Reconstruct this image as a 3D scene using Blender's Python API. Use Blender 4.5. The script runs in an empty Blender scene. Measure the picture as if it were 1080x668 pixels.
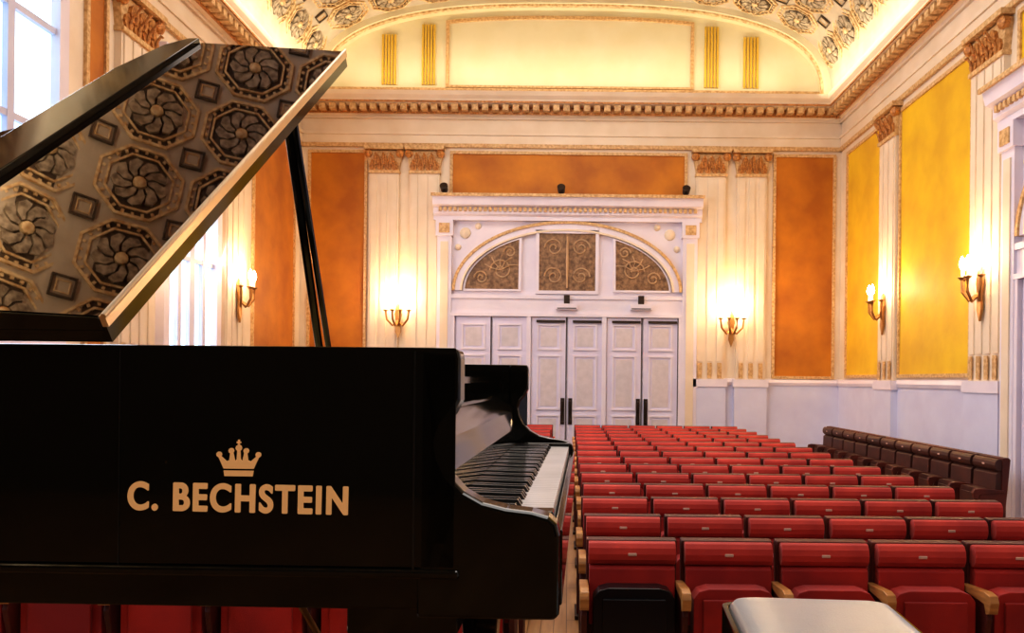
import bpy, math, random, bmesh
from mathutils import Vector, Matrix
random.seed(4)
sc = bpy.context.scene
pi = math.pi
F = 850.0

# ------------------------------------------------------------ materials
def mat(name, col, rough=0.5, metal=0.0, col2=None, scale=8.0, bump=0.0, bscale=40.0, emis=None, estr=0.0, coat=0.0, spec=0.5, sheen=0.0, stretch=None):
    m = bpy.data.materials.new(name); m.use_nodes = True
    nt = m.node_tree; b = nt.nodes['Principled BSDF']
    b.inputs['Roughness'].default_value = rough
    b.inputs['Metallic'].default_value = metal
    b.inputs['Specular IOR Level'].default_value = spec
    b.inputs['Coat Weight'].default_value = coat
    b.inputs['Sheen Weight'].default_value = sheen
    tc = nt.nodes.new('ShaderNodeTexCoord')
    mp = nt.nodes.new('ShaderNodeMapping')
    nt.links.new(tc.outputs['Object'], mp.inputs[0])
    if stretch: mp.inputs['Scale'].default_value = stretch
    if col2 is None: col2 = tuple(c*0.88 for c in col)
    n = nt.nodes.new('ShaderNodeTexNoise'); n.inputs['Scale'].default_value = scale
    n.inputs['Detail'].default_value = 5
    nt.links.new(mp.outputs[0], n.inputs['Vector'])
    r = nt.nodes.new('ShaderNodeValToRGB')
    r.color_ramp.elements[0].position = 0.35; r.color_ramp.elements[1].position = 0.65
    r.color_ramp.elements[0].color = (*col2, 1); r.color_ramp.elements[1].color = (*col, 1)
    nt.links.new(n.outputs['Fac'], r.inputs[0])
    nt.links.new(r.outputs[0], b.inputs['Base Color'])
    if bump > 0:
        n2 = nt.nodes.new('ShaderNodeTexNoise'); n2.inputs['Scale'].default_value = bscale
        nt.links.new(mp.outputs[0], n2.inputs['Vector'])
        bp = nt.nodes.new('ShaderNodeBump'); bp.inputs['Strength'].default_value = bump
        bp.inputs['Distance'].default_value = 0.01
        nt.links.new(n2.outputs['Fac'], bp.inputs['Height'])
        nt.links.new(bp.outputs[0], b.inputs['Normal'])
    if emis:
        b.inputs['Emission Color'].default_value = (*emis, 1)
        b.inputs['Emission Strength'].default_value = estr
    return m

def damask(name, c1, c2):
    m = mat(name, c1, rough=0.6, col2=c2, scale=1.2, sheen=0.1)
    nt = m.node_tree; b = nt.nodes['Principled BSDF']
    v = nt.nodes.new('ShaderNodeTexVoronoi'); v.inputs['Scale'].default_value = 9
    tc = nt.nodes.new('ShaderNodeTexCoord'); nt.links.new(tc.outputs['Object'], v.inputs['Vector'])
    bp = nt.nodes.new('ShaderNodeBump'); bp.inputs['Strength'].default_value = 0.15; bp.inputs['Distance'].default_value = 0.01
    nt.links.new(v.outputs['Distance'], bp.inputs['Height']); nt.links.new(bp.outputs[0], b.inputs['Normal'])
    return m

def planks(name, c1, c2, w=0.09):
    m = mat(name, c1, rough=0.35, col2=c2, scale=3, stretch=(6, 0.6, 1))
    nt = m.node_tree; b = nt.nodes['Principled BSDF']
    br = nt.nodes.new('ShaderNodeTexBrick'); tc = nt.nodes.new('ShaderNodeTexCoord')
    mp = nt.nodes.new('ShaderNodeMapping'); mp.inputs['Rotation'].default_value = (0, 0, pi/2)
    nt.links.new(tc.outputs['Object'], mp.inputs[0]); nt.links.new(mp.outputs[0], br.inputs['Vector'])
    br.inputs['Scale'].default_value = 1; br.inputs['Brick Width'].default_value = 0.9; br.inputs['Row Height'].default_value = w
    br.inputs['Mortar Size'].default_value = 0.003
    br.inputs['Color1'].default_value = (1, 1, 1, 1); br.inputs['Color2'].default_value = (0.75, 0.7, 0.65, 1); br.inputs['Mortar'].default_value = (0.2, 0.12, 0.06, 1)
    mx = nt.nodes.new('ShaderNodeMixRGB'); mx.blend_type = 'MULTIPLY'; mx.inputs[0].default_value = 1
    src = b.inputs['Base Color'].links[0].from_socket
    nt.links.new(src, mx.inputs[1]); nt.links.new(br.outputs['Color'], mx.inputs[2]); nt.links.new(mx.outputs[0], b.inputs['Base Color'])
    return m

M = {}
M['cream'] = mat('cream_plaster', (0.84, 0.71, 0.56), 0.6, col2=(0.77, 0.63, 0.47), scale=2)
M['white'] = mat('white_painted_wood', (0.82, 0.76, 0.84), 0.45, col2=(0.76, 0.69, 0.78), scale=2)
M['dado'] = mat('dado_daylight_tint', (0.68, 0.69, 0.86), 0.45, col2=(0.62, 0.62, 0.80), scale=2)  # pale lower wall with the blue of the daylight painted into its colour
M['gold'] = mat('gilded_plaster', (0.66, 0.32, 0.10), 0.45, 0.25, col2=(0.34, 0.13, 0.035), scale=25, bump=0.4)
M['goldlight'] = mat('pale_gilt', (0.76, 0.52, 0.26), 0.5, 0.0, col2=(0.50, 0.28, 0.11), scale=20)
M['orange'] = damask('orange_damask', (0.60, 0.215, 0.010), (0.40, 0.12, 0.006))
M['damask_daylit'] = damask('daylit_damask', (0.84, 0.54, 0.004), (0.68, 0.38, 0.004))  # the orange damask again, daylight on the side wall painted in as yellow
M['lunette'] = mat('lunette_plaster', (0.82, 0.75, 0.53), 0.6, col2=(0.77, 0.69, 0.45), scale=1.5)
M['stripe'] = mat('yellow_stripe', (0.74, 0.47, 0.05), 0.6)
M['door'] = mat('door_paint', (0.76, 0.71, 0.85), 0.4, col2=(0.70, 0.64, 0.79), scale=2)
M['doorpanel'] = mat('door_panel_paint', (0.70, 0.63, 0.66), 0.5)
M['bronze'] = mat('bronze_relief', (0.36, 0.21, 0.11), 0.5, 0.2, col2=(0.14, 0.075, 0.04), scale=14, bump=0.8, bscale=30)
M['bronzehi'] = mat('bronze_scroll', (0.54, 0.35, 0.20), 0.5, 0.2)
M['dark'] = mat('dark_bronze', (0.06, 0.04, 0.03), 0.4, 0.6)
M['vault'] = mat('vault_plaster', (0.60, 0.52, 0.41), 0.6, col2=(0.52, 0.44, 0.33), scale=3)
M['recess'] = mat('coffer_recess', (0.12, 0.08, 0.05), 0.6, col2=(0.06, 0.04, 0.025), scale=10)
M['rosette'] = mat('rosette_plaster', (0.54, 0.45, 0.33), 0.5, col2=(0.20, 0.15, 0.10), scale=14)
M['cofferframe'] = mat('coffer_gilt', (0.86, 0.68, 0.40), 0.5, 0.0, col2=(0.56, 0.34, 0.15), scale=14)
M['floor'] = planks('parquet', (0.50, 0.27, 0.11), (0.36, 0.18, 0.07))
M['stage'] = planks('stage_boards', (0.42, 0.22, 0.09), (0.30, 0.15, 0.06), 0.12)
M['stagewall'] = mat('dark_reflection_wall', (0.07, 0.045, 0.025), 0.6)  # unseen wall behind the camera, darkened so the piano side reflects near black
M['red'] = mat('red_velvet', (0.52, 0.020, 0.010), 0.65, col2=(0.30, 0.009, 0.007), scale=2.2, sheen=0.12, bump=0.15, bscale=200)
M['redtop'] = mat('red_velvet_roll', (0.64, 0.045, 0.026), 0.65, col2=(0.40, 0.018, 0.013), scale=2.5, sheen=0.15)
M['shell'] = mat('dark_walnut_shell', (0.12, 0.018, 0.010), 0.55, col2=(0.05, 0.008, 0.006), scale=4)
M['brownseat'] = mat('dark_leather', (0.08, 0.02, 0.012), 0.5, col2=(0.045, 0.012, 0.008), scale=4)
M['blackshell'] = mat('black_seat_shell', (0.006, 0.006, 0.008), 0.3)
M['wood'] = mat('honey_wood', (0.58, 0.27, 0.08), 0.35, col2=(0.40, 0.17, 0.05), scale=6, stretch=(1, 1, 8))
M['plate'] = mat('number_plate', (0.72, 0.45, 0.34), 0.4)
M['lacquer'] = mat('piano_lacquer', (0.0085, 0.0075, 0.005), 0.07, spec=0.5, col2=(0.007, 0.0062, 0.0042))
M['lidpolish'] = mat('polished_flap', (0.31, 0.265, 0.24), 0.015, 1.0, col2=(0.29, 0.245, 0.22), scale=1)
M['hinge_glint'] = mat('hinge_highlight', (0.92, 0.74, 0.52), 0.3, 0.7)  # pale gold stands in for light caught along the folded lid's hinge edge
M['brass'] = mat('aged_brass', (0.42, 0.22, 0.08), 0.35, 0.8)
M['logo'] = mat('logo_inlay', (0.80, 0.42, 0.15), 0.5, 0.0, emis=(0.9, 0.48, 0.2), estr=0.25)  # emission added: the lettering glows slightly, though it is no lamp
M['ivory'] = mat('ivory_keys', (0.85, 0.85, 0.88), 0.2)
M['ebony'] = mat('ebony_keys', (0.02, 0.02, 0.02), 0.15)
M['ironplate'] = mat('gold_iron_plate', (0.6, 0.42, 0.15), 0.35, 0.8)
M['soundboard'] = mat('spruce', (0.6, 0.38, 0.16), 0.4, stretch=(1, 8, 1))
M['leather'] = mat('bench_leather_sheen', (0.48, 0.52, 0.57), 0.28, col2=(0.42, 0.46, 0.52), scale=6, bump=0.1, bscale=300)  # black leather with the bright ceiling's reflection painted in as grey
M['bulb'] = mat('lamp_glass', (1, 0.9, 0.7), 0.4, emis=(1.0, 0.84, 0.58), estr=40)
M['pane'] = mat('window_pane', (0.7, 0.85, 1), 0.1, emis=(0.50, 0.80, 1.0), estr=1.5)

# ------------------------------------------------------------ mesh builder
class MB:
    def __init__(s): s.v = []; s.f = []; s.m = []; s.mats = []
    def mi(s, k):
        if k not in s.mats: s.mats.append(k)
        return s.mats.index(k)
    def add(s, vs, fs, k, T=None):
        o = len(s.v); i = s.mi(k)
        for p in vs:
            p = Vector(p)
            s.v.append(tuple(T @ p) if T is not None else tuple(p))
        for f in fs: s.f.append([o+a for a in f]); s.m.append(i)
    def box(s, x0, x1, y0, y1, z0, z1, k, T=None):
        vs = [(x0,y0,z0),(x1,y0,z0),(x1,y1,z0),(x0,y1,z0),(x0,y0,z1),(x1,y0,z1),(x1,y1,z1),(x0,y1,z1)]
        s.add(vs, [(0,3,2,1),(4,5,6,7),(0,1,5,4),(1,2,6,5),(2,3,7,6),(3,0,4,7)], k, T)
    def prism(s, pts, ax, a, b, k, T=None):
        def P(p, t):
            if ax == 'y': return (p[0], t, p[1])
            if ax == 'x': return (t, p[0], p[1])
            return (p[0], p[1], t)
        n = len(pts)
        vs = [P(p, a) for p in pts] + [P(p, b) for p in pts]
        fs = [list(range(n))[::-1], list(range(n, 2*n))]
        for i in range(n): j = (i+1) % n; fs.append([i, j, n+j, n+i])
        s.add(vs, fs, k, T)
    def tube(s, pts, r, k, n=8, T=None):
        pts = [Vector(p) for p in pts]; vs = []; fs = []
        for i, p in enumerate(pts):
            d = (pts[min(i+1, len(pts)-1)] - pts[max(i-1, 0)]).normalized()
            u = d.cross(Vector((0, 0, 1)))
            if u.length < 0.05: u = d.cross(Vector((1, 0, 0)))
            u.normalize(); w = d.cross(u)
            rr = r[i] if isinstance(r, (list, tuple)) else r
            for j in range(n):
                a = 2*pi*j/n; vs.append(p + u*math.cos(a)*rr + w*math.sin(a)*rr)
        for i in range(len(pts)-1):
            for j in range(n):
                q = (j+1) % n; fs.append([i*n+j, i*n+q, (i+1)*n+q, (i+1)*n+j])
        fs.append(list(range(n))[::-1]); fs.append([(len(pts)-1)*n+j for j in range(n)])
        s.add(vs, fs, k, T)
    def lathe(s, prof, c, k, n=16, T=None):
        vs = []; fs = []
        for r, z in prof:
            for j in range(n):
                a = 2*pi*j/n; vs.append((c[0]+r*math.cos(a), c[1]+r*math.sin(a), c[2]+z))
        for i in range(len(prof)-1):
            for j in range(n):
                q = (j+1) % n; fs.append([i*n+j, i*n+q, (i+1)*n+q, (i+1)*n+j])
        fs.append(list(range(n))[::-1]); fs.append([(len(prof)-1)*n+j for j in range(n)])
        s.add(vs, fs, k, T)
    def ring(s, outer, inner, ax, a, b, k, T=None, closed=True):
        n = len(outer)
        def P(p, t):
            if ax == 'y': return (p[0], t, p[1])
            if ax == 'x': return (t, p[0], p[1])
            return (p[0], p[1], t)
        vs = [P(p, a) for p in outer]+[P(p, a) for p in inner]+[P(p, b) for p in outer]+[P(p, b) for p in inner]
        fs = []
        for i in range(n if closed else n-1):
            j = (i+1) % n
            fs += [[i, j, n+j, n+i], [2*n+i, 3*n+i, 3*n+j, 2*n+j], [i, 2*n+i, 2*n+j, j], [n+i, n+j, 3*n+j, 3*n+i]]
        if not closed:
            fs += [[0, n, 3*n, 2*n], [n-1, 3*n-1, 4*n-1, 2*n-1]]
        s.add(vs, fs, k, T)
    def obj(s, name, parent=None, bevel=0, smooth=False, loc=(0, 0, 0), rz=0, seg=2):
        me = bpy.data.meshes.new(name); me.from_pydata(s.v, [], s.f)
        for k in s.mats: me.materials.append(M[k])
        me.polygons.foreach_set('material_index', s.m)
        me.update()
        bm = bmesh.new(); bm.from_mesh(me); bmesh.ops.recalc_face_normals(bm, faces=bm.faces); bm.to_mesh(me); bm.free()
        if smooth:
            me.polygons.foreach_set('use_smooth', [True]*len(me.polygons))
        ob = bpy.data.objects.new(name, me); sc.collection.objects.link(ob)
        ob.location = loc; ob.rotation_euler = (0, 0, rz)
        if parent: ob.parent = parent
        if bevel:
            md = ob.modifiers.new('bevel', 'BEVEL'); md.width = bevel; md.segments = seg; md.limit_method = 'ANGLE'
            md.angle_limit = math.radians(40)
        return ob
def empty(name, loc=(0, 0, 0), rz=0):
    e = bpy.data.objects.new(name, None); sc.collection.objects.link(e); e.location = loc; e.rotation_euler = (0, 0, rz)
    e.empty_display_size = 0.1
    return e
TN = [0]
def trimname():
    TN[0] += 1; return 'trim_%d' % TN[0]

# ------------------------------------------------------------ room shell
W = 5.7; YB = 17.0; YF = -4.0; ZS = 0.8; ZC = 7.65; CAMZ = 1.75
VA = 5.35; VB = 2.0; SE = 2.7
def bx(px): return (px-600)*0.02
def bz(py): return CAMZ+(400-py)*0.02

b = MB(); b.box(-W-0.2, W+0.2, YF-0.2, YB+0.2, -0.2, 0, 'floor'); b.obj('floor')
b = MB(); b.box(-W+0.03, W-0.03, YF+0.02, 2.88, 0, ZS-0.03, 'shell'); b.box(-W+0.03, W-0.03, YF+0.02, 2.92, ZS-0.03, ZS, 'stage'); b.obj('stage_platform')
b = MB(); b.box(W, W+0.2, YF-0.2, YB+0.2, 0, 8.0, 'cream'); b.obj('wall_right')
b = MB(); b.box(-W-0.2, -W, YF-0.2, YB+0.2, 0, 8.0, 'cream'); b.obj('wall_left')
b = MB(); b.box(-W, W, YB, YB+0.2, 0, ZC, 'cream'); b.box(-W, W, YB, YB+0.2, ZC, 10.2, 'lunette'); b.obj('wall_back')
b = MB(); b.box(-W, W, YF-0.2, YF, 0, 10.2, 'stagewall'); b.obj('wall_front')

# vault (superellipse)
def sgn(x): return 1 if x >= 0 else -1
def vpa(t, a, bb):
    c, s_ = math.cos(t), max(0.0, math.sin(t))
    return (a*sgn(c)*abs(c)**(2/SE), ZC+bb*s_**(2/SE))
def vp(t):
    x, z = vpa(t, VA, VB); return Vector((x, 0, z))
b = MB(); N = 96
vs = []; fs = []
for i in range(N+1):
    p = vp(pi*i/N)
    vs += [(p.x, YF, p.z), (p.x, YB, p.z)]
for i in range(N): fs.append([2*i, 2*i+1, 2*i+3, 2*i+2])
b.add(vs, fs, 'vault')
b.box(-W, -VA, YF, YB, ZC+0.02, ZC+0.06, 'vault'); b.box(VA, W, YF, YB, ZC+0.02, ZC+0.06, 'vault')
out = [vpa(pi*i/N, VA, VB) for i in range(N+1)]
inn = [vpa(pi*i/N, VA-0.14, VB-0.12) for i in range(N+1)]
b.ring(out, inn, 'y', YB-0.35, YB, 'lunette', closed=False)
inn2 = [vpa(pi*i/N, VA-0.18, VB-0.16) for i in range(N+1)]
b.ring(inn, inn2, 'y', YB-0.30, YB-0.22, 'cofferframe', closed=False)
K = 1200
P_ = [vp(pi*i/K) for i in range(K+1)]
arc = [0.0]
for i in range(K): arc.append(arc[-1]+(P_[i+1]-P_[i]).length)
Ltot = arc[-1]
def pt_at(s):
    s = min(max(s, 0), Ltot)
    for i in range(K):
        if arc[i+1] >= s:
            t = (s-arc[i])/max(1e-9, arc[i+1]-arc[i]); return P_[i].lerp(P_[i+1], t)
    return P_[K]
def at(s):
    p = pt_at(s); tan = (pt_at(s+0.2)-pt_at(s-0.2)).normalized(); nrm = Vector((0, 1, 0)).cross(tan)
    c = Vector((0, 0, ZC))-p
    if nrm.dot(c) < 0: nrm = -nrm
    return p, tan, nrm
def octo(r, o=pi/8, n=8): return [(r*math.cos(2*pi*i/n+o), r*math.sin(2*pi*i/n+o)) for i in range(n)]
PIT = 0.92
nc = 13; s0 = (Ltot-(nc-1)*PIT)/2
fcache = {}
def frameT(s, y):
    if s not in fcache: fcache[s] = at(s)
    p, tan, nrm = fcache[s]; e = Vector((0, 1, 0))
    return Matrix(((tan.x, e.x, nrm.x, p.x), (tan.y, e.y, nrm.y, y), (tan.z, e.z, nrm.z, p.z), (0, 0, 0, 1)))
for iy in range(22):
    y = YB-0.85-iy*PIT
    if y < YF+0.5: break
    for ic in range(nc):
        T = frameT(s0+ic*PIT, y) @ Matrix.Scale(0.95, 4)
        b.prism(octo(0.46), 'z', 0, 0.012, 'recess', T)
        b.ring(octo(0.485), octo(0.450), 'z', -0.02, 0.05, 'cofferframe', T)
        b.ring(octo(0.375), octo(0.350), 'z', -0.02, 0.04, 'cofferframe', T)
        for j in range(24):
            a = 2*pi*j/24
            T2 = T @ Matrix.Rotation(a, 4, 'Z') @ Matrix.Translation((0.402, 0, 0.02))
            b.box(-0.018, 0.018, -0.016, 0.016, -0.01, 0.02, 'cofferframe', T2)
        for j in range(9):
            a0 = 2*pi*j/9
            pts = []
            for (rr, aa) in [(0.09, 0), (0.18, 0.02), (0.27, 0.25), (0.30, 0.52), (0.27, 0.72), (0.22, 0.66), (0.16, 0.46), (0.09, 0.36)]:
                pts.append((rr*math.cos(a0+aa*1.15), rr*math.sin(a0+aa*1.15)))
            b.prism(pts, 'z', 0.01, 0.055, 'rosette', T)
        b.lathe([(0.075, 0.01), (0.07, 0.07), (0.04, 0.09), (0.005, 0.095)], (0, 0, 0), 'cofferframe', 10, T)
    for ic in range(nc-1):
        T = frameT(s0+(ic+0.5)*PIT, y-PIT/2)
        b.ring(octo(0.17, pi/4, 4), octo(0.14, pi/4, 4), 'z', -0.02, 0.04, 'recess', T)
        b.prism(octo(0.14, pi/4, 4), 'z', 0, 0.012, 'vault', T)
        b.ring(octo(0.10, pi/4, 4), octo(0.085, pi/4, 4), 'z', -0.02, 0.03, 'cofferframe', T)
b.obj('ceiling')

# lunette panels
b = MB()
def frame(b, x0, x1, z0, z1, w, y0, y1, k):
    b.box(x0, x1, y0, y1, z0, z0+w, k); b.box(x0, x1, y0, y1, z1-w, z1, k)
    b.box(x0, x0+w, y0, y1, z0+w, z1-w, k); b.box(x1-w, x1, y0, y1, z0+w, z1-w, k)
def arcz(x): return ZC+(VB-0.20)*max(0, 1-(abs(x)/(VA-0.2))**SE)**(1/SE)
xc0, xc1 = bx(467), bx(728)
top = []
for i in range(21):
    x = xc1+(xc0-xc1)*i/20
    top.append((x, arcz(x)-0.06))
outer = [(xc0, bz(94)), (xc1, bz(94))]+top
cz = 8.5
inner = [(p[0]*0.975, cz+(p[1]-cz)*0.93) for p in outer]
b.ring(outer, inner, 'y', YB-0.05, YB, 'goldlight')
for pa, pb in ((400, 416), (442, 457), (739, 755), (780, 797)):
    n = 5; x0, x1 = bx(pa), bx(pb)
    zt = min(arcz(x0), arcz(x1))-0.08
    b.box(x0, x1, YB-0.03, YB, bz(92), zt, 'lunette')
    for i in range(n):
        xa = x0+(x1-x0)*i/n; b.box(xa, xa+(x1-x0)/n*0.62, YB-0.07, YB-0.03, bz(92), zt, 'stripe')
b.box(bx(335), bx(866), YB-0.06, YB, bz(100), bz(95), 'goldlight')
b.obj(trimname())

def run(b, L, T):
    prof = [(0, 7.20), (-0.05, 7.20), (-0.05, 7.26), (-0.14, 7.30), (-0.14, 7.42), (-0.34, 7.44), (-0.36, 7.52), (-0.42, 7.58), (-0.45, 7.66), (0, 7.66)]
    b.prism(prof, 'x', 0, L, 'cream', T)
    n = int(L/0.21)
    for i in range(n):
        x = (i+0.5)*L/n
        b.box(x-0.065, x+0.065, -0.32, -0.13, 7.31, 7.43, 'goldlight', T)
    b.box(0, L, -0.145, -0.13, 7.30, 7.43, 'gold', T)
    b.box(0, L, -0.16, -0.13, 7.27, 7.31, 'gold', T)
    b.box(0, L, -0.375, -0.35, 7.445, 7.475, 'gold', T)
    b.box(0, L, -0.06, 0, 6.60, 6.68, 'goldlight', T)
    b.box(0, L, -0.04, 0, 6.68, 6.86, 'cream', T)
    b.box(0, L, -0.07, 0, 6.86, 6.92, 'cream', T)
    b.prism([(0, 1.66), (-0.05, 1.66), (-0.07, 1.72), (-0.05, 1.78), (0, 1.80)], 'x', 0, L, 'white', T)
    b.box(0, L, -0.03, 0, 0.25, 1.66, 'dado', T)
    b.box(0, L, -0.05, 0, 0.0, 0.25, 'dado', T)
TB = Matrix.Translation((-W, YB, 0))
TR = Matrix.Translation((W, YB, 0)) @ Matrix.Rotation(-pi/2, 4, 'Z')
TL = Matrix.Translation((-W, YF, 0)) @ Matrix.Rotation(pi/2, 4, 'Z')
b = MB(); run(b, 2*W, TB); b.obj(trimname())
b = MB(); run(b, YB-YF, TR); b.obj(trimname())
b = MB(); run(b, YB-YF, TL); b.obj(trimname())

def wallT(side, pos):
    if side == 'back': return Matrix.Translation((pos, YB, 0))
    if side == 'right': return Matrix.Translation((W, pos, 0)) @ Matrix.Rotation(-pi/2, 4, 'Z')
    return Matrix.Translation((-W, pos, 0)) @ Matrix.Rotation(pi/2, 4, 'Z')
def place(ob, side, pos, z=0):
    T = wallT(side, pos); T.translation.z = z; ob.matrix_world = T

def panel(side, pos, w, z0, z1, k):
    b = MB(); b.box(-w/2, w/2, -0.015, 0, z0, z1, k)
    frame(b, -w/2-0.05, w/2+0.05, z0-0.05, z1+0.05, 0.06, -0.045, 0, 'goldlight')
    ob = b.obj(trimname()); place(ob, side, pos); return ob
pm_cache = {}
def pilaster(side, pos, w):
    if w not in pm_cache:
        b = MB(); h = w/2
        b.box(-h-0.06, h+0.06, -0.17, 0, 0, 0.30, 'dado'); b.box(-h-0.03, h+0.03, -0.14, 0, 0.3, 1.62, 'dado')
        b.box(-h-0.06, h+0.06, -0.16, 0, 1.62, 1.78, 'white')
        b.box(-h, h, -0.09, 0, 1.78, 6.08, 'cream')
        n = 3 if w < 0.8 else 4
        for i in range(n):
            x = -h+w*(i+0.5)/n
            b.box(x-w/n*0.30, x+w/n*0.30, -0.11, -0.09, 2.15, 6.0, 'cream')
            b.box(x-w/n*0.22, x+w/n*0.22, -0.125, -0.11, 1.80, 2.12, 'goldlight')
        b.box(-h-0.02, h+0.02, -0.13, 0, 6.03, 6.09, 'goldlight')
        b.prism([(-h, 6.09), (h, 6.09), (h+0.07, 6.5), (-h-0.07, 6.5)], 'y', -0.10, 0, 'goldlight')
        nl = 4
        for r, (zb, zh, yo) in enumerate([(6.09, 0.20, -0.16), (6.20, 0.24, -0.18)]):
            m = nl if r == 0 else nl-1
            for i in range(m):
                x = -h+w*(i+0.5)/nl + (w/nl/2 if r else 0); q = w/nl*0.48
                pts = [(x-q*0.6, zb), (x-q, zb+zh*0.4), (x-q*0.7, zb+zh*0.8), (x, zb+zh), (x+q*0.7, zb+zh*0.8), (x+q, zb+zh*0.4), (x+q*0.6, zb)]
                b.prism(pts, 'y', yo+0.03, -0.08, 'gold')
                b.tube([(x, yo+0.03, zb), (x, yo, zb+zh*0.6), (x, yo-0.05, zb+zh*0.95), (x, yo-0.07, zb+zh*0.8)], 0.018, 'gold', 6)
        for sx in (-1, 1):
            T = Matrix.Translation((sx*(h+0.02), -0.10, 6.44)) @ Matrix.Rotation(pi/2, 4, 'X')
            b.lathe([(0.085, -0.04), (0.085, 0.04), (0.05, 0.07), (0.02, 0.09)], (0, 0, 0), 'gold', 12, T)
        b.box(-h-0.10, h+0.10, -0.19, 0, 6.52, 6.60, 'goldlight')
        ob = b.obj(trimname()); pm_cache[w] = ob.data
    else:
        ob = bpy.data.objects.new(trimname(), pm_cache[w]); sc.collection.objects.link(ob)
    place(ob, side, pos)
for px in (404, 446.5, 747, 790): pilaster('back', bx(px), 0.62)
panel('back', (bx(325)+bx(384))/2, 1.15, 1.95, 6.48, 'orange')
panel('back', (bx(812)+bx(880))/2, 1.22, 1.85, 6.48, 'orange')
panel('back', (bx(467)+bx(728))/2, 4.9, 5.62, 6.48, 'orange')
panel('right', 15.65, 1.75, 1.88, 6.42, 'damask_daylit')
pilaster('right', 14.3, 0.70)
panel('right', 12.65, 2.45, 1.88, 6.42, 'damask_daylit')
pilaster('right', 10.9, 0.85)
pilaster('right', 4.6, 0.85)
panel('right', 7.75, 4.9, 5.70, 6.45, 'damask_daylit')
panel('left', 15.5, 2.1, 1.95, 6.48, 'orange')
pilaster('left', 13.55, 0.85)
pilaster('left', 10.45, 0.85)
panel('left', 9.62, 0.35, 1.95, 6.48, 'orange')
pilaster('left', 5.1, 0.85)

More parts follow.
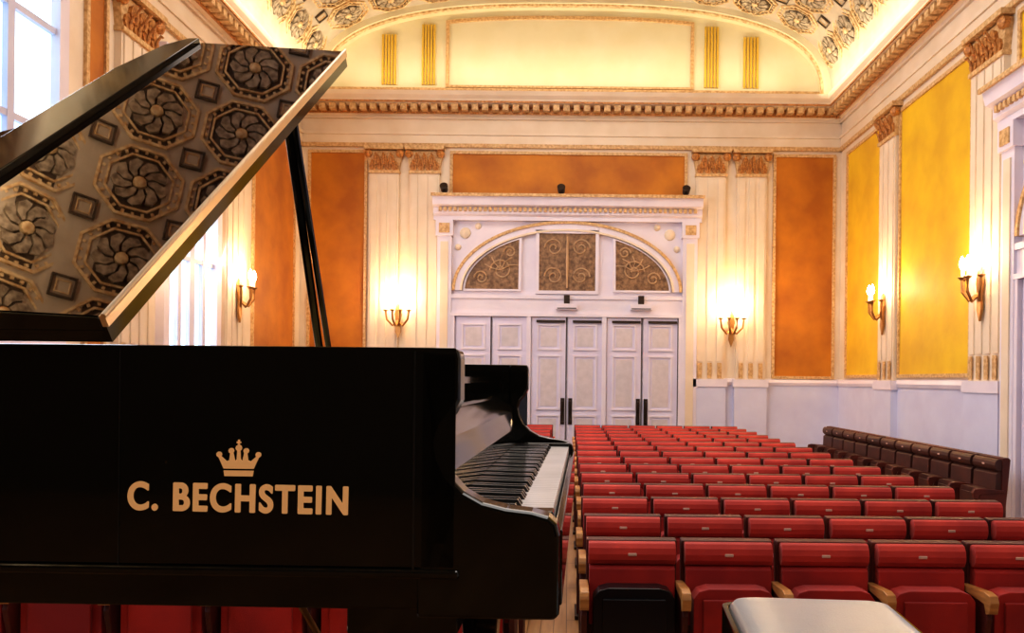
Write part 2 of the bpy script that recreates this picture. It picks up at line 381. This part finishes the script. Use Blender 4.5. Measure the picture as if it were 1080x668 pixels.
# ------------------------------------------------------------ portals
def ell(a, bb, n=40, c=3.59): return [(a*math.cos(pi*i/n), c+bb*math.sin(pi*i/n)) for i in range(n+1)]
portal_mesh = None
def portal(name, side, pos):
    global portal_mesh
    if portal_mesh is None:
        b = MB()
        b.box(-2.42, 2.42, -0.05, 0, 0, 5.08, 'white')
        for sx in (-1, 1):
            x0, x1 = sorted((sx*2.42, sx*2.72))
            b.box(x0, x1, -0.16, 0, 0, 5.05, 'white')
            b.box(x0+0.07, x1-0.07, -0.18, -0.16, 0.4, 4.6, 'cream')
            b.box(x0-0.03, x1+0.03, -0.20, 0, 4.72, 5.05, 'white')
            b.box(x0+0.04, x1-0.04, -0.22, -0.2, 4.78, 4.98, 'goldlight')
        b.prism([(0, 5.05), (-0.18, 5.05), (-0.18, 5.13), (-0.24, 5.17), (-0.24, 5.30), (-0.34, 5.34), (-0.38, 5.50), (-0.42, 5.55), (0, 5.55)], 'x', -2.80, 2.80, 'white')
        for i in range(52):
            x = -2.7+5.4*(i+0.5)/52; b.box(x-0.03, x+0.03, -0.29, -0.23, 5.22, 5.30, 'goldlight')
        b.box(-2.82, 2.82, -0.435, -0.40, 5.50, 5.56, 'goldlight')
        b.ring(ell(2.41, 1.47), ell(2.35, 1.41), 'y', -0.16, -0.04, 'goldlight', closed=False)
        b.ring(ell(2.35, 1.41), ell(2.24, 1.30), 'y', -0.13, -0.04, 'white', closed=False)
        b.ring(ell(2.24, 1.30), ell(2.20, 1.26), 'y', -0.15, -0.04, 'cream', closed=False)
        for sx in (-1, 1):
            for (x, z, r) in ((2.15, 4.80, 0.12), (1.88, 4.95, 0.07), (2.30, 4.5, 0.07)):
                T = Matrix.Translation((sx*x, -0.05, z)) @ Matrix.Rotation(pi/2, 4, 'X')
                b.lathe([(r, 0), (r*0.9, 0.03), (r*0.5, 0.05), (0.01, 0.06)], (0, 0, 0), 'cream', 10, T)
        cen = [(-0.59, 3.60), (0.59, 3.60), (0.59, 4.80), (-0.59, 4.80)]
        b.prism(cen, 'y', -0.10, -0.04, 'bronze')
        frame(b, -0.66, 0.66, 3.53, 4.87, 0.07, -0.13, -0.04, 'white')
        for sx in (-1, 1):
            pts = [(sx*1.02, 3.62), (sx*2.13, 3.62)]
            for i in range(14):
                t = 0.04+i/13*(math.acos(1.02/2.16)-0.04)
                pts.append((sx*2.14*math.cos(t), 3.59+1.22*math.sin(t)))
            b.prism(pts, 'y', -0.10, -0.04, 'bronze')
            cx = sum(p[0] for p in pts)/len(pts); cz = sum(p[1] for p in pts)/len(pts)
            outp = [(cx+(p[0]-cx)*1.08, cz+(p[1]-cz)*1.08) for p in pts]
            b.ring(outp, pts, 'y', -0.13, -0.04, 'white')
            for (ox, oz, r0) in ((1.38, 4.02, 0.24), (1.80, 3.86, 0.15), (1.20, 4.40, 0.13)):
                b.tube([(sx*(ox+r0*(1-a/26)*math.cos(a/14*2*pi)), -0.105, oz+r0*(1-a/26)*math.sin(a/14*2*pi)) for a in range(24)], 0.018, 'bronzehi', 5)
            for a in range(5):
                an = 0.2+a*0.6
                b.tube([(sx*1.38, -0.105, 4.02), (sx*(1.38+0.2*math.cos(an)), -0.12, 4.02+0.2*math.sin(an)), (sx*(1.38+0.38*math.cos(an+0.2)), -0.10, 4.02+0.32*math.sin(an+0.2))], 0.014, 'bronzehi', 5)
        for sx in (-1, 1):
            for (ox, oz, r0) in ((0.28, 4.5, 0.2), (0.28, 3.9, 0.2)):
                b.tube([(sx*(ox+r0*(1-a/26)*math.cos(a/14*2*pi)), -0.105, oz+r0*(1-a/26)*math.sin(a/14*2*pi)) for a in range(24)], 0.018, 'bronzehi', 5)
        b.tube([(0, -0.11, 3.66), (0, -0.125, 4.2), (0, -0.11, 4.74)], [0.02, 0.035, 0.02], 'bronzehi', 6)
        b.box(-2.42, 2.42, -0.15, -0.04, 3.42, 3.50, 'white'); b.box(-2.42, 2.42, -0.12, -0.04, 3.10, 3.42, 'white'); b.box(-2.42, 2.42, -0.16, -0.04, 3.05, 3.12, 'white')
        for sx in (-2.39, -0.79, 0.79, 2.39): b.box(sx-0.045, sx+0.045, -0.15, -0.04, 0, 3.1, 'white')
        for i in range(3):
            for j in range(2):
                x0 = -2.34+i*1.58+j*0.76+0.03; x1 = x0+0.74-0.02
                b.box(x0, x1, -0.10, -0.05, 0.02, 3.04, 'door')
                for (za, zb_) in ((0.25, 1.0), (1.1, 2.25), (2.35, 2.9)):
                    frame(b, x0+0.11, x1-0.11, za, zb_, 0.035, -0.125, -0.10, 'white')
                    b.box(x0+0.19, x1-0.19, -0.108, -0.10, za+0.08, zb_-0.08, 'doorpanel')
                b.box(x1-0.004, x1+0.016, -0.101, -0.06, 0.02, 3.04, 'dark')
                if i > 0:
                    b.box(x0+0.10, x1-0.02, -0.16, -0.11, 2.93, 2.98, 'dark')
                    hx = x1-0.06 if j == 0 else x0+0.06
                    b.box(hx-0.04, hx+0.04, -0.12, -0.10, 0.80, 1.35, 'dark')
                    b.tube([(hx, -0.11, 0.85), (hx, -0.19, 0.87), (hx, -0.19, 1.28), (hx, -0.11, 1.30)], 0.018, 'dark', 6)
        for x in (0.0, 1.55):
            b.box(x-0.22, x+0.22, -0.24, -0.12, 3.20, 3.32, 'white'); b.box(x-0.06, x+0.06, -0.22, -0.13, 3.32, 3.50, 'dark')
            b.box(x-0.20, x+0.20, -0.245, -0.24, 3.215, 3.235, 'dark')
        ob = b.obj(name); portal_mesh = ob.data
    else:
        ob = bpy.data.objects.new(name, portal_mesh); sc.collection.objects.link(ob)
    place(ob, side, pos)
portal('door_1', 'back', -0.06)
portal(trimname(), 'right', 7.65)  # second doorway with its doors, only numbered among the trim

def spot_fix(x):
    b = MB()
    b.lathe([(0.05, 0), (0.05, 0.02), (0.015, 0.03), (0.015, 0.09)], (0, 0, 0), 'dark', 10)
    T = Matrix.Translation((0, 0, 0.14)) @ Matrix.Rotation(math.radians(60), 4, 'X')
    b.lathe([(0.05, -0.1), (0.075, -0.06), (0.085, 0.08), (0.07, 0.09)], (0, 0, 0), 'dark', 12, T)
    b.obj('spotlight', loc=(x, YB-0.22, 5.56))
for x in (bx(468), bx(590), bx(720)): spot_fix(x)

def window(name, pos, w, z0, z1, cols, rows):
    b = MB()
    b.box(-w/2, w/2, -0.02, 0, z0, z1, 'pane')
    frame(b, -w/2-0.14, w/2+0.14, z0-0.14, z1+0.14, 0.16, -0.12, 0, 'white')
    for i in range(1, cols):
        x = -w/2+w*i/cols; t = 0.05 if i*2 != cols else 0.08
        b.box(x-t, x+t, -0.08, -0.01, z0, z1, 'dado')
    for i in range(1, rows):
        z = z0+(z1-z0)*i/rows; b.box(-w/2, w/2, -0.075, -0.01, z-0.035, z+0.035, 'dado')
    b.box(-w/2-0.2, w/2+0.2, -0.24, 0, z0-0.20, z0-0.13, 'white')
    ob = b.obj(name); place(ob, 'left', pos)
window('window_1', 7.35, 2.9, 2.1, 6.6, 4, 4)
window('window_2', 12.0, 1.55, 2.1, 6.2, 4, 3)
window('window_3', 2.8, 2.6, 2.1, 6.6, 4, 4)

def sconce(side, pos, z, energy=30):
    e = empty('candle_sconce')
    T = wallT(side, pos); T.translation.z = z; e.matrix_world = T
    b = MB()
    b.prism([(0, -0.66), (0.06, -0.5), (0.04, -0.3), (0.08, -0.15), (0.04, 0.05), (0, 0.12), (-0.04, 0.05), (-0.08, -0.15), (-0.04, -0.3), (-0.06, -0.5)], 'y', -0.17, -0.135, 'brass')
    xs = [-0.24, -0.08, 0.08, 0.24]
    for i, x in enumerate(xs):
        yo = -0.26 if abs(x) > 0.1 else -0.36
        b.tube([(0, -0.16, -0.28), (x*0.45, yo*0.8, -0.38), (x*0.9, yo, -0.26), (x, yo, -0.10)], [0.028, 0.024, 0.022, 0.022], 'brass', 6)
        b.lathe([(0.012, -0.10), (0.055, -0.07), (0.057, -0.06), (0.02, -0.05)], (x, yo, 0), 'brass', 10)
        b.lathe([(0.016, -0.05), (0.016, 0.05)], (x, yo, 0), 'ivory', 8)
    b.obj('arms', parent=e)
    b = MB()
    for x in xs:
        yo = -0.26 if abs(x) > 0.1 else -0.36
        b.lathe([(0.012, 0.05), (0.036, 0.09), (0.040, 0.13), (0.022, 0.19), (0.003, 0.23)], (x, yo, 0), 'bulb', 8)
    b.obj('bulbs', parent=e, smooth=True)
    l = bpy.data.lights.new('sconce_light', 'POINT'); l.energy = energy; l.color = (1, 0.62, 0.30); l.shadow_soft_size = 0.15
    lo = bpy.data.objects.new('sconce_light', l); sc.collection.objects.link(lo); lo.parent = e; lo.location = (0, -0.42, 0.26)
sconce('back', bx(421), bz(327), 62)
sconce('back', bx(769), bz(332), 62)
sconce('right', 14.3, 3.25, 42)
sconce('right', 10.9, 3.25, 42)
sconce('left', 13.55, 3.3, 45)
sconce('left', 10.45, 3.3, 40)

# ------------------------------------------------------------ seats
def seat_mesh(n, pitch, zs=1.0, up='red', roll='redtop', shell='shell', arm='wood', first_black=True):
    b = MB()
    for i in range(n):
        x0 = i*pitch+0.020; x1 = (i+1)*pitch-0.020
        b.prism([(0.0, 0.40), (0.015, 0.70*zs), (0.06, 0.73*zs), (0.09, 0.74*zs), (0.06, 0.38)], 'x', x0+0.010, x1-0.010, up)
        c = (0.045, 0.785*zs); pr = [(c[0]+0.045*math.cos(a), c[1]+0.065*math.sin(a)) for a in [2*pi*q/12 for q in range(12)]]
        b.prism(pr, 'x', x0+0.006, x1-0.006, roll)
        b.prism([(0.075, 0.28), (0.10, 0.28), (0.16, 0.835*zs), (0.14, 0.855*zs), (0.075, 0.85*zs)], 'x', x0-0.006, x1+0.006, shell)
        xm = (x0+x1)/2
        b.box(xm-0.024, xm+0.024, -0.004, 0.004, 0.775*zs, 0.792*zs, 'plate')
        k = 'blackshell' if (first_black and i == 0) else up
        w = 0.03
        top = [(x0+w, 0.33), (x1-w, 0.33), (x1-w, 0.58), (x1-w-0.03, 0.62), (x1-w-0.08, 0.635), (x0+w+0.08, 0.635), (x0+w+0.03, 0.62), (x0+w, 0.58)]
        b.prism(top, 'y', -0.15, -0.03, k)
        b.box(x0+0.08, x1-0.08, -0.17, -0.15, 0.36, 0.58, k)
    for i in range(n+1):
        x = i*pitch
        b.prism([(0.10, 0.0), (0.10, 0.60), (-0.16, 0.60), (-0.20, 0.50), (-0.16, 0.35), (-0.14, 0.0)], 'x', x-0.015, x+0.015, shell)
        a_k = arm if (arm != 'red' or i > 0) else 'wood'
        b.prism([(0.08, 0.60), (0.08, 0.625), (-0.18, 0.645), (-0.235, 0.635), (-0.25, 0.60), (-0.235, 0.54), (-0.20, 0.53), (-0.18, 0.58)], 'x', x-0.024, x+0.024, a_k)
        b.box(x-0.03, x+0.03, -0.20, 0.12, 0, 0.03, 'dark')
    return b
P = 0.535
rows = 15; pitch_r = 0.80
meshes = {}
for r in range(rows):
    y = 4.45+r*pitch_r
    for side, x, n in (('R', 0.10, 7 if r == 0 else 6), ('L', -0.28-9*P, 9)):
        key = (side, r == 0)
        if key not in meshes:
            o = seat_mesh(n, P, arm='wood' if r == 0 else 'red', first_black=(r == 0)).obj('theater_seat_row'); meshes[key] = o.data
        else:
            o = bpy.data.objects.new('theater_seat_row', meshes[key]); sc.collection.objects.link(o)
        md = o.modifiers.new('bevel', 'BEVEL'); md.width = 0.009; md.segments = 2; md.limit_method = 'ANGLE'
        o.location = (x+random.uniform(-0.012, 0.012), y, 0)
sb = seat_mesh(11, 0.53, 1.13, 'brownseat', 'brownseat', 'shell', 'shell', False)
sb.obj('chair_row', bevel=0.007, loc=(4.50, 14.3, 0), rz=-pi/2)

# ------------------------------------------------------------ piano
RZ = ZS+0.993
pr = empty('grand_piano', (0, 1.15, 0), -math.radians(1.2))
def up(px): return (px-600)*0.001353
def uz(py): return CAMZ+(400-py)*0.001353
zt = RZ; zb = uz(603)
def smooth_curve(pts, n=6):
    res = []
    for i in range(len(pts)-1):
        p0 = pts[max(i-1, 0)]; p1 = pts[i]; p2 = pts[i+1]; p3 = pts[min(i+2, len(pts)-1)]
        for j in range(n):
            t = j/n
            res.append(tuple(0.5*((2*p1[k])+(-p0[k]+p2[k])*t+(2*p0[k]-5*p1[k]+4*p2[k]-p3[k])*t*t+(-p0[k]+3*p1[k]-3*p2[k]+p3[k])*t**3) for k in (0, 1)))
    res.append(pts[-1]); return res
V1 = 1.42
bend = smooth_curve([(-0.9, V1), (-1.02, 1.415), (-1.11, 1.36), (-1.17, 1.20), (-1.215, 1.0), (-1.28, 0.84), (-1.42, 0.74), (-1.70, 0.68), (-2.00, 0.60), (-2.17, 0.46), (-2.22, 0.28), (-2.18, 0.10), (-2.10, 0.0)])
outl = [(-0.16, 0), (-0.16, V1)]+bend
def inset(pts, d):
    A = sum(pts[i][0]*pts[(i+1) % len(pts)][1]-pts[(i+1) % len(pts)][0]*pts[i][1] for i in range(len(pts)))
    sg = 1 if A > 0 else -1
    res = []; n = len(pts)
    for i in range(n):
        a = Vector(pts[i-1]); c = Vector(pts[(i+1) % n]); p = Vector(pts[i])
        e1 = (p-a).normalized(); e2 = (c-p).normalized()
        n1 = Vector((-e1.y, e1.x))*sg; n2 = Vector((-e2.y, e2.x))*sg
        m = (n1+n2).normalized(); s = d/max(0.4, m.dot(n1))
        res.append(tuple(p+m*s))
    return res
ins = inset(outl, 0.045)
b = MB()
b.ring(outl[1:]+[outl[0]], ins[1:]+[ins[0]], 'z', zb, zt, 'lacquer', closed=False)
b.obj('rim', parent=pr, bevel=0.006, seg=3)
b = MB()
low = inset(outl, 0.014)
b.prism(low, 'z', uz(650), zb-0.012, 'lacquer')
low2 = inset(outl, -0.006); b.prism(low2, 'z', zb-0.014, zb, 'lacquer')
b.obj('bottom_frame', parent=pr, bevel=0.005, seg=3)
b = MB(); b.prism(ins, 'z', zt-0.17, zt-0.15, 'soundboard')
ins2 = inset(outl, 0.10)
b.prism([(-0.42, 0.06), (-0.42, V1-0.06)]+[p for p in ins2[2:]], 'z', zt-0.12, zt-0.10, 'ironplate')
for i in range(60):
    v = 0.1+i*0.0205; b.tube([(-0.45, v, zt-0.085), (-0.85-1.0*max(0, (1-i/58)), 0.1+(v-0.1)*0.55+0.05, zt-0.085)], 0.0016, 'brass', 4)
b.obj('plate_and_strings', parent=pr)
prof = [(-0.216, zt)] + [(up(a), uz(c)) for a, c in ((483, 369), (485, 380), (485, 424), (478, 438), (467, 452), (462, 468), (465, 486), (474, 504), (490, 521), (510, 532), (535, 538), (562, 541), (580, 546), (589, 554), (592, 566), (592, 650), (588, 656))] + [(-0.216, uz(656))]
b = MB()
b.prism(prof, 'y', 0, 0.05, 'lacquer'); b.prism(prof, 'y', V1-0.05, V1, 'lacquer')
b.obj('cheeks', parent=pr, bevel=0.007, seg=3)
b = MB()
b.box(-0.55, -0.02, 0.05, V1-0.05, uz(656), uz(590), 'lacquer')
b.box(-0.022, -0.008, 0.05, V1-0.05, uz(650), 1.525, 'lacquer')
for v0 in (0.05, V1-0.09): b.box(-0.17, -0.022, v0, v0+0.04, uz(590), 1.552, 'lacquer')
fb = [(-0.185, 1.548), (-0.188, 1.60), (-0.20, 1.65), (-0.225, 1.69), (-0.25, 1.70), (-0.25, 1.66), (-0.225, 1.62), (-0.21, 1.548)]
b.prism(fb, 'y', 0.05, V1-0.05, 'lacquer')
b.box(-0.50, -0.23, 0.05, V1-0.05, 1.66, 1.70, 'lacquer')
b.obj('keybed_and_fallboard', parent=pr, bevel=0.003)
b = MB()
kv0 = 0.095; kv1 = V1-0.095; kw = (kv1-kv0)/52
for i in range(52):
    b.box(-0.185, -0.026, kv0+i*kw+0.0006, kv0+(i+1)*kw-0.0006, 1.51, 1.542, 'ivory')
    if i < 51 and (i % 7) in (0, 2, 3, 5, 6):
        c = kv0+(i+1)*kw
        b.prism([(-0.185, 1.542), (-0.078, 1.542), (-0.085, 1.553), (-0.185, 1.555)], 'y', c-0.006, c+0.006, 'ebony')
b.obj('keyboard', parent=pr, bevel=0.001)
b = MB(); b.box(-0.50, -0.25, 0.30, 1.12, zt-0.055, zt-0.04, 'lacquer'); b.box(-0.52, -0.24, 0.06, 0.1, zt-0.13, zt-0.05, 'lacquer'); b.box(-0.52, -0.24, V1-0.1, V1-0.06, zt-0.13, zt-0.05, 'lacquer')
b.obj('music_desk', parent=pr)
b = MB(); b.box(up(437)-0.0015, up(437)+0.0015, -0.001, 0.002, zb, zt-0.005, 'ebony')
b.box(up(121)-0.0008, up(121)+0.0008, -0.0008, 0.002, zb, zt-0.005, 'ebony')
b.obj('seam', parent=pr)
b = MB()
for (u, v) in ((-0.27, 0.24), (-0.27, V1-0.24), (-1.92, 0.34)):
    zt2 = uz(650)
    T = Matrix.Translation((u, v, 0)) 
    b.box(-0.09, 0.09, -0.09, 0.09, zt2-0.08, zt2+0.02, 'lacquer', T)
    vs = []
    for z, h in ((zt2-0.08, 0.07), (ZS+0.18, 0.045), (ZS+0.13, 0.055), (ZS+0.10, 0.055)):
        vs += [(-h, -h, z), (h, -h, z), (h, h, z), (-h, h, z)]
    fs = [[0, 1, 2, 3], [12, 15, 14, 13]]
    for q in range(3):
        for j in range(4): fs.append([q*4+j, q*4+(j+1) % 4, q*4+4+(j+1) % 4, q*4+4+j])
    b.add(vs, fs, 'lacquer', T)
    b.lathe([(0.03, ZS+0.07), (0.035, ZS+0.10)], (0, 0, 0), 'brass', 12, T)
    T3 = T @ Matrix.Translation((0, 0, ZS+0.042)) @ Matrix.Rotation(pi/2, 4, 'X')
    b.lathe([(0.03, -0.02), (0.04, -0.018), (0.04, 0.018), (0.03, 0.02)], (0, 0, 0), 'brass', 16, T3)
b.obj('legs', parent=pr, bevel=0.004)
b = MB()
for dv in (-0.1, 0.1): b.tube([(-0.42, V1/2+dv, uz(656)+0.01), (-0.40, V1/2+dv*0.8, ZS+0.14)], 0.018, 'lacquer')
b.box(-0.47, -0.33, V1/2-0.15, V1/2+0.15, ZS+0.08, ZS+0.14, 'lacquer')
for dv in (-0.07, 0, 0.07): b.tube([(-0.36, V1/2+dv, ZS+0.09), (-0.28, V1/2+dv, ZS+0.08), (-0.20, V1/2+dv, ZS+0.06)], [0.01, 0.012, 0.02], 'brass')
b.tube([(-0.44, V1/2, ZS+0.1), (-0.75, V1/2, uz(650))], 0.008, 'brass')
b.obj('pedal_lyre', parent=pr)
TH = math.atan(0.745)
LT = Matrix.Translation((0, 0.0, zt+0.002)) @ Matrix.Rotation(TH, 4, 'X')
LW = 1.39
lo = [(-0.66, 0), (-0.66, LW)]+[(p[0], p[1]*LW/V1) for p in bend]
b = MB(); b.prism(lo, 'z', 0.0, 0.022, 'lacquer', LT)
b.obj('lid', parent=pr, bevel=0.004)
# flap folded back on the lid, its angle shaped to shift the reflected ceiling (tilted about 3 degrees)
tl = math.radians(3.2)
FT = LT @ Matrix.Translation((-0.664, 0, 0.0255)) @ Matrix.Rotation(tl, 4, 'Y')
b = MB(); b.prism([(-0.392, 0.004), (0, 0.004), (0, LW-0.004), (-0.392, LW-0.004)], 'z', 0.0, 0.0185, 'lidpolish', FT)
b.obj('folded_flap', parent=pr)
b = MB()
b.prism([(-1.056, 0), (-1.056, LW-0.01), (-1.085, LW-0.01), (-1.125, LW-0.08), (-1.155, LW-0.30), (-1.155, 0)], 'z', 0.022, 0.080, 'lacquer', LT)
b.prism([(-1.056, 0.022), (-0.664, 0.022), (-0.664, 0.0435), (-1.056, 0.0655)], 'y', -0.002, 0.003, 'lacquer', LT)
b.obj('flap_edge', parent=pr, bevel=0.002)
b = MB(); b.box(-0.664, -0.655, 0.0, LW, 0.028, 0.046, 'hinge_glint', LT)
b.box(-0.664, -0.6585, 0.0, LW, 0.002, 0.028, 'lacquer', LT)
b.tube([(-0.657, 0.0, 0.046), (-0.657, LW, 0.046)], 0.004, 'hinge_glint', 8, LT)
b.obj('lid_hinge_highlight', parent=pr)
b = MB()
ptop = LT @ Vector((-0.735, 1.06, -0.002))
b.tube([ptop, (-0.80, V1-0.03, zt-0.10)], 0.012, 'lacquer', 8)
b.tube([ptop+Vector((0.015, 0.02, -0.03)), (-0.77, V1-0.025, zt-0.10)], 0.009, 'lacquer', 8)
b.box(-0.83, -0.74, V1-0.05, V1-0.01, zt-0.12, zt-0.06, 'brass')
b.obj('prop_stick', parent=pr)
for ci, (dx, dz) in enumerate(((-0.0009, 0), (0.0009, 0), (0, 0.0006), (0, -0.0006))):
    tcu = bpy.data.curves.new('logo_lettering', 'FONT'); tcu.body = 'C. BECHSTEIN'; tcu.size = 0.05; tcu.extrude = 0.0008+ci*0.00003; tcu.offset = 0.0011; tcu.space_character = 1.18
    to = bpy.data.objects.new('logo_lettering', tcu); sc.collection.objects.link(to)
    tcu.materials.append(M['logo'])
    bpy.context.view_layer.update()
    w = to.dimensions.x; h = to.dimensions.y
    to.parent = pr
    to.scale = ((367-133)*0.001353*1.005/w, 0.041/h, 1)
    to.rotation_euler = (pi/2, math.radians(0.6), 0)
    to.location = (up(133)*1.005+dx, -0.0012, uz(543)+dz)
b = MB()
cx0 = up(250)
def C(x, z): return (cx0+x*0.001353, uz(507)+z*0.001353)
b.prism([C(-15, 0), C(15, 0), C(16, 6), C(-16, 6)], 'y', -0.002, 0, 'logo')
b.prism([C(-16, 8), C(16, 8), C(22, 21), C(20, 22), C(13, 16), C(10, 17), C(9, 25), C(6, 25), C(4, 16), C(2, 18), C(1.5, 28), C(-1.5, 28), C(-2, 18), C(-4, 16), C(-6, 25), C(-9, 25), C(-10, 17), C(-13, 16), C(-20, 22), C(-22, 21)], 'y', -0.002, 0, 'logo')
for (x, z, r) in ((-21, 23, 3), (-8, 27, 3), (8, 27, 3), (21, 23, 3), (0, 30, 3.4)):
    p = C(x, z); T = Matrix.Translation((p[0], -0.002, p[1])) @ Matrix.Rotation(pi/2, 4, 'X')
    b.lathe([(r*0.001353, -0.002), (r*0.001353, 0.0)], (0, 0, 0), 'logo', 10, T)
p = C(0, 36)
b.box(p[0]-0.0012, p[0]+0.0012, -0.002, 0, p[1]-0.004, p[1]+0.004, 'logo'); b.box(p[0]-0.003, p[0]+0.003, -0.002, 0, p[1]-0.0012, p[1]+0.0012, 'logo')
b.obj('crown_emblem', parent=pr)

# ------------------------------------------------------------ piano bench
pb = empty('piano_bench', (0.475, 1.31, ZS+0.004), -math.radians(4))
b = MB()
hx, hy = 0.165, 0.37
def rr(hx, hy, r, n=6):
    pts = []
    for cx, cy, a0 in ((hx-r, hy-r, 0), (-hx+r, hy-r, pi/2), (-hx+r, -hy+r, pi), (hx-r, -hy+r, 3*pi/2)):
        for i in range(n+1): a = a0+pi/2*i/n; pts.append((cx+r*math.cos(a), cy+r*math.sin(a)))
    return pts
levels = [(0.0, 0.43), (0.0, 0.47), (0.004, 0.485), (0.012, 0.495), (0.03, 0.501), (0.07, 0.505)]
vs = []; fs = []
for d, z in levels:
    p = rr(hx-d, hy-d, max(0.01, 0.03-d*0.2)); n = len(p); vs += [(a, c, z) for a, c in p]
for i in range(len(levels)-1):
    for j in range(n): q = (j+1) % n; fs.append([i*n+j, i*n+q, (i+1)*n+q, (i+1)*n+j])
fs.append([(len(levels)-1)*n+j for j in range(n)]); fs.append(list(range(n))[::-1])
b.add(vs, fs, 'leather'); b.obj('cushion', parent=pb, smooth=True)
b = MB(); b.ring(rr(hx+0.012, hy+0.012, 0.03), rr(hx, hy, 0.03), 'z', 0.36, 0.480, 'lacquer')
b.prism(rr(hx, hy, 0.03), 'z', 0.37, 0.43, 'lacquer')
for sx in (-1, 1):
    for sy in (-1, 1):
        b.tube([(sx*(hx-0.03), sy*(hy-0.04), 0.37), (sx*(hx-0.03), sy*(hy-0.04), 0.2), (sx*(hx-0.028), sy*(hy-0.038), 0.0)], [0.03, 0.024, 0.016], 'lacquer', 10)
b.obj('frame_and_legs', parent=pb, bevel=0.003)

# ------------------------------------------------------------ lights
def area(name, loc, rot, sx, sy, e, col):
    l = bpy.data.lights.new(name, 'AREA'); l.shape = 'RECTANGLE'; l.size = sx; l.size_y = sy; l.energy = e; l.color = col
    o = bpy.data.objects.new(name, l); sc.collection.objects.link(o); o.location = loc; o.rotation_euler = rot; return o
warm = (1, 0.86, 0.62)
area('cove_light', (-4.98, 6.5, 7.72), (pi, math.radians(-50), 0), 0.12, 20, 125, warm)
area('cove_light', (4.98, 6.5, 7.72), (pi, math.radians(50), 0), 0.12, 20, 125, warm)
area('cove_light', (0, 16.3, 7.74), (pi-math.radians(5), 0, 0), 9.5, 0.12, 78, warm)
day = (0.66, 0.80, 1.0)
for y, e in ((7.35, 200), (12.0, 120), (2.8, 110)):
    area('window_daylight', (-5.5, y, 4.3), (0, -math.radians(75), 0), 3.5, 2.4, e, day)
area('stage_fill', (1.5, -1.0, 7.2), (math.radians(15), 0, 0), 3, 3, 140, (1, 0.95, 0.9))  # unseen fill lamp added high above the stage
area('hall_fill', (0, 9.5, 8.9), (0, 0, 0), 5, 9, 490, (1, 0.88, 0.78))  # fill lamp added under the vault to brighten the hall, no real fitting

wd = bpy.data.worlds.new('world'); sc.world = wd; wd.use_nodes = True
wd.node_tree.nodes['Background'].inputs[0].default_value = (0.8, 0.85, 1, 1)
wd.node_tree.nodes['Background'].inputs[1].default_value = 0.3
sc.view_settings.view_transform = 'Standard'
try: sc.view_settings.look = 'Medium High Contrast'
except Exception as ex: print('look', ex)

# ------------------------------------------------------------ camera
cd = bpy.data.cameras.new('camera'); co = bpy.data.objects.new('camera', cd); sc.collection.objects.link(co)
cd.sensor_width = 36; cd.lens = 36*F/1080; cd.shift_x = -60/1080; cd.shift_y = 66/1080; cd.clip_start = 0.05
co.matrix_world = Matrix.Translation((0, 0, CAMZ)) @ Matrix.Rotation(pi/2, 4, 'X') @ Matrix.Rotation(math.radians(0.6), 4, 'Z')
sc.camera = co
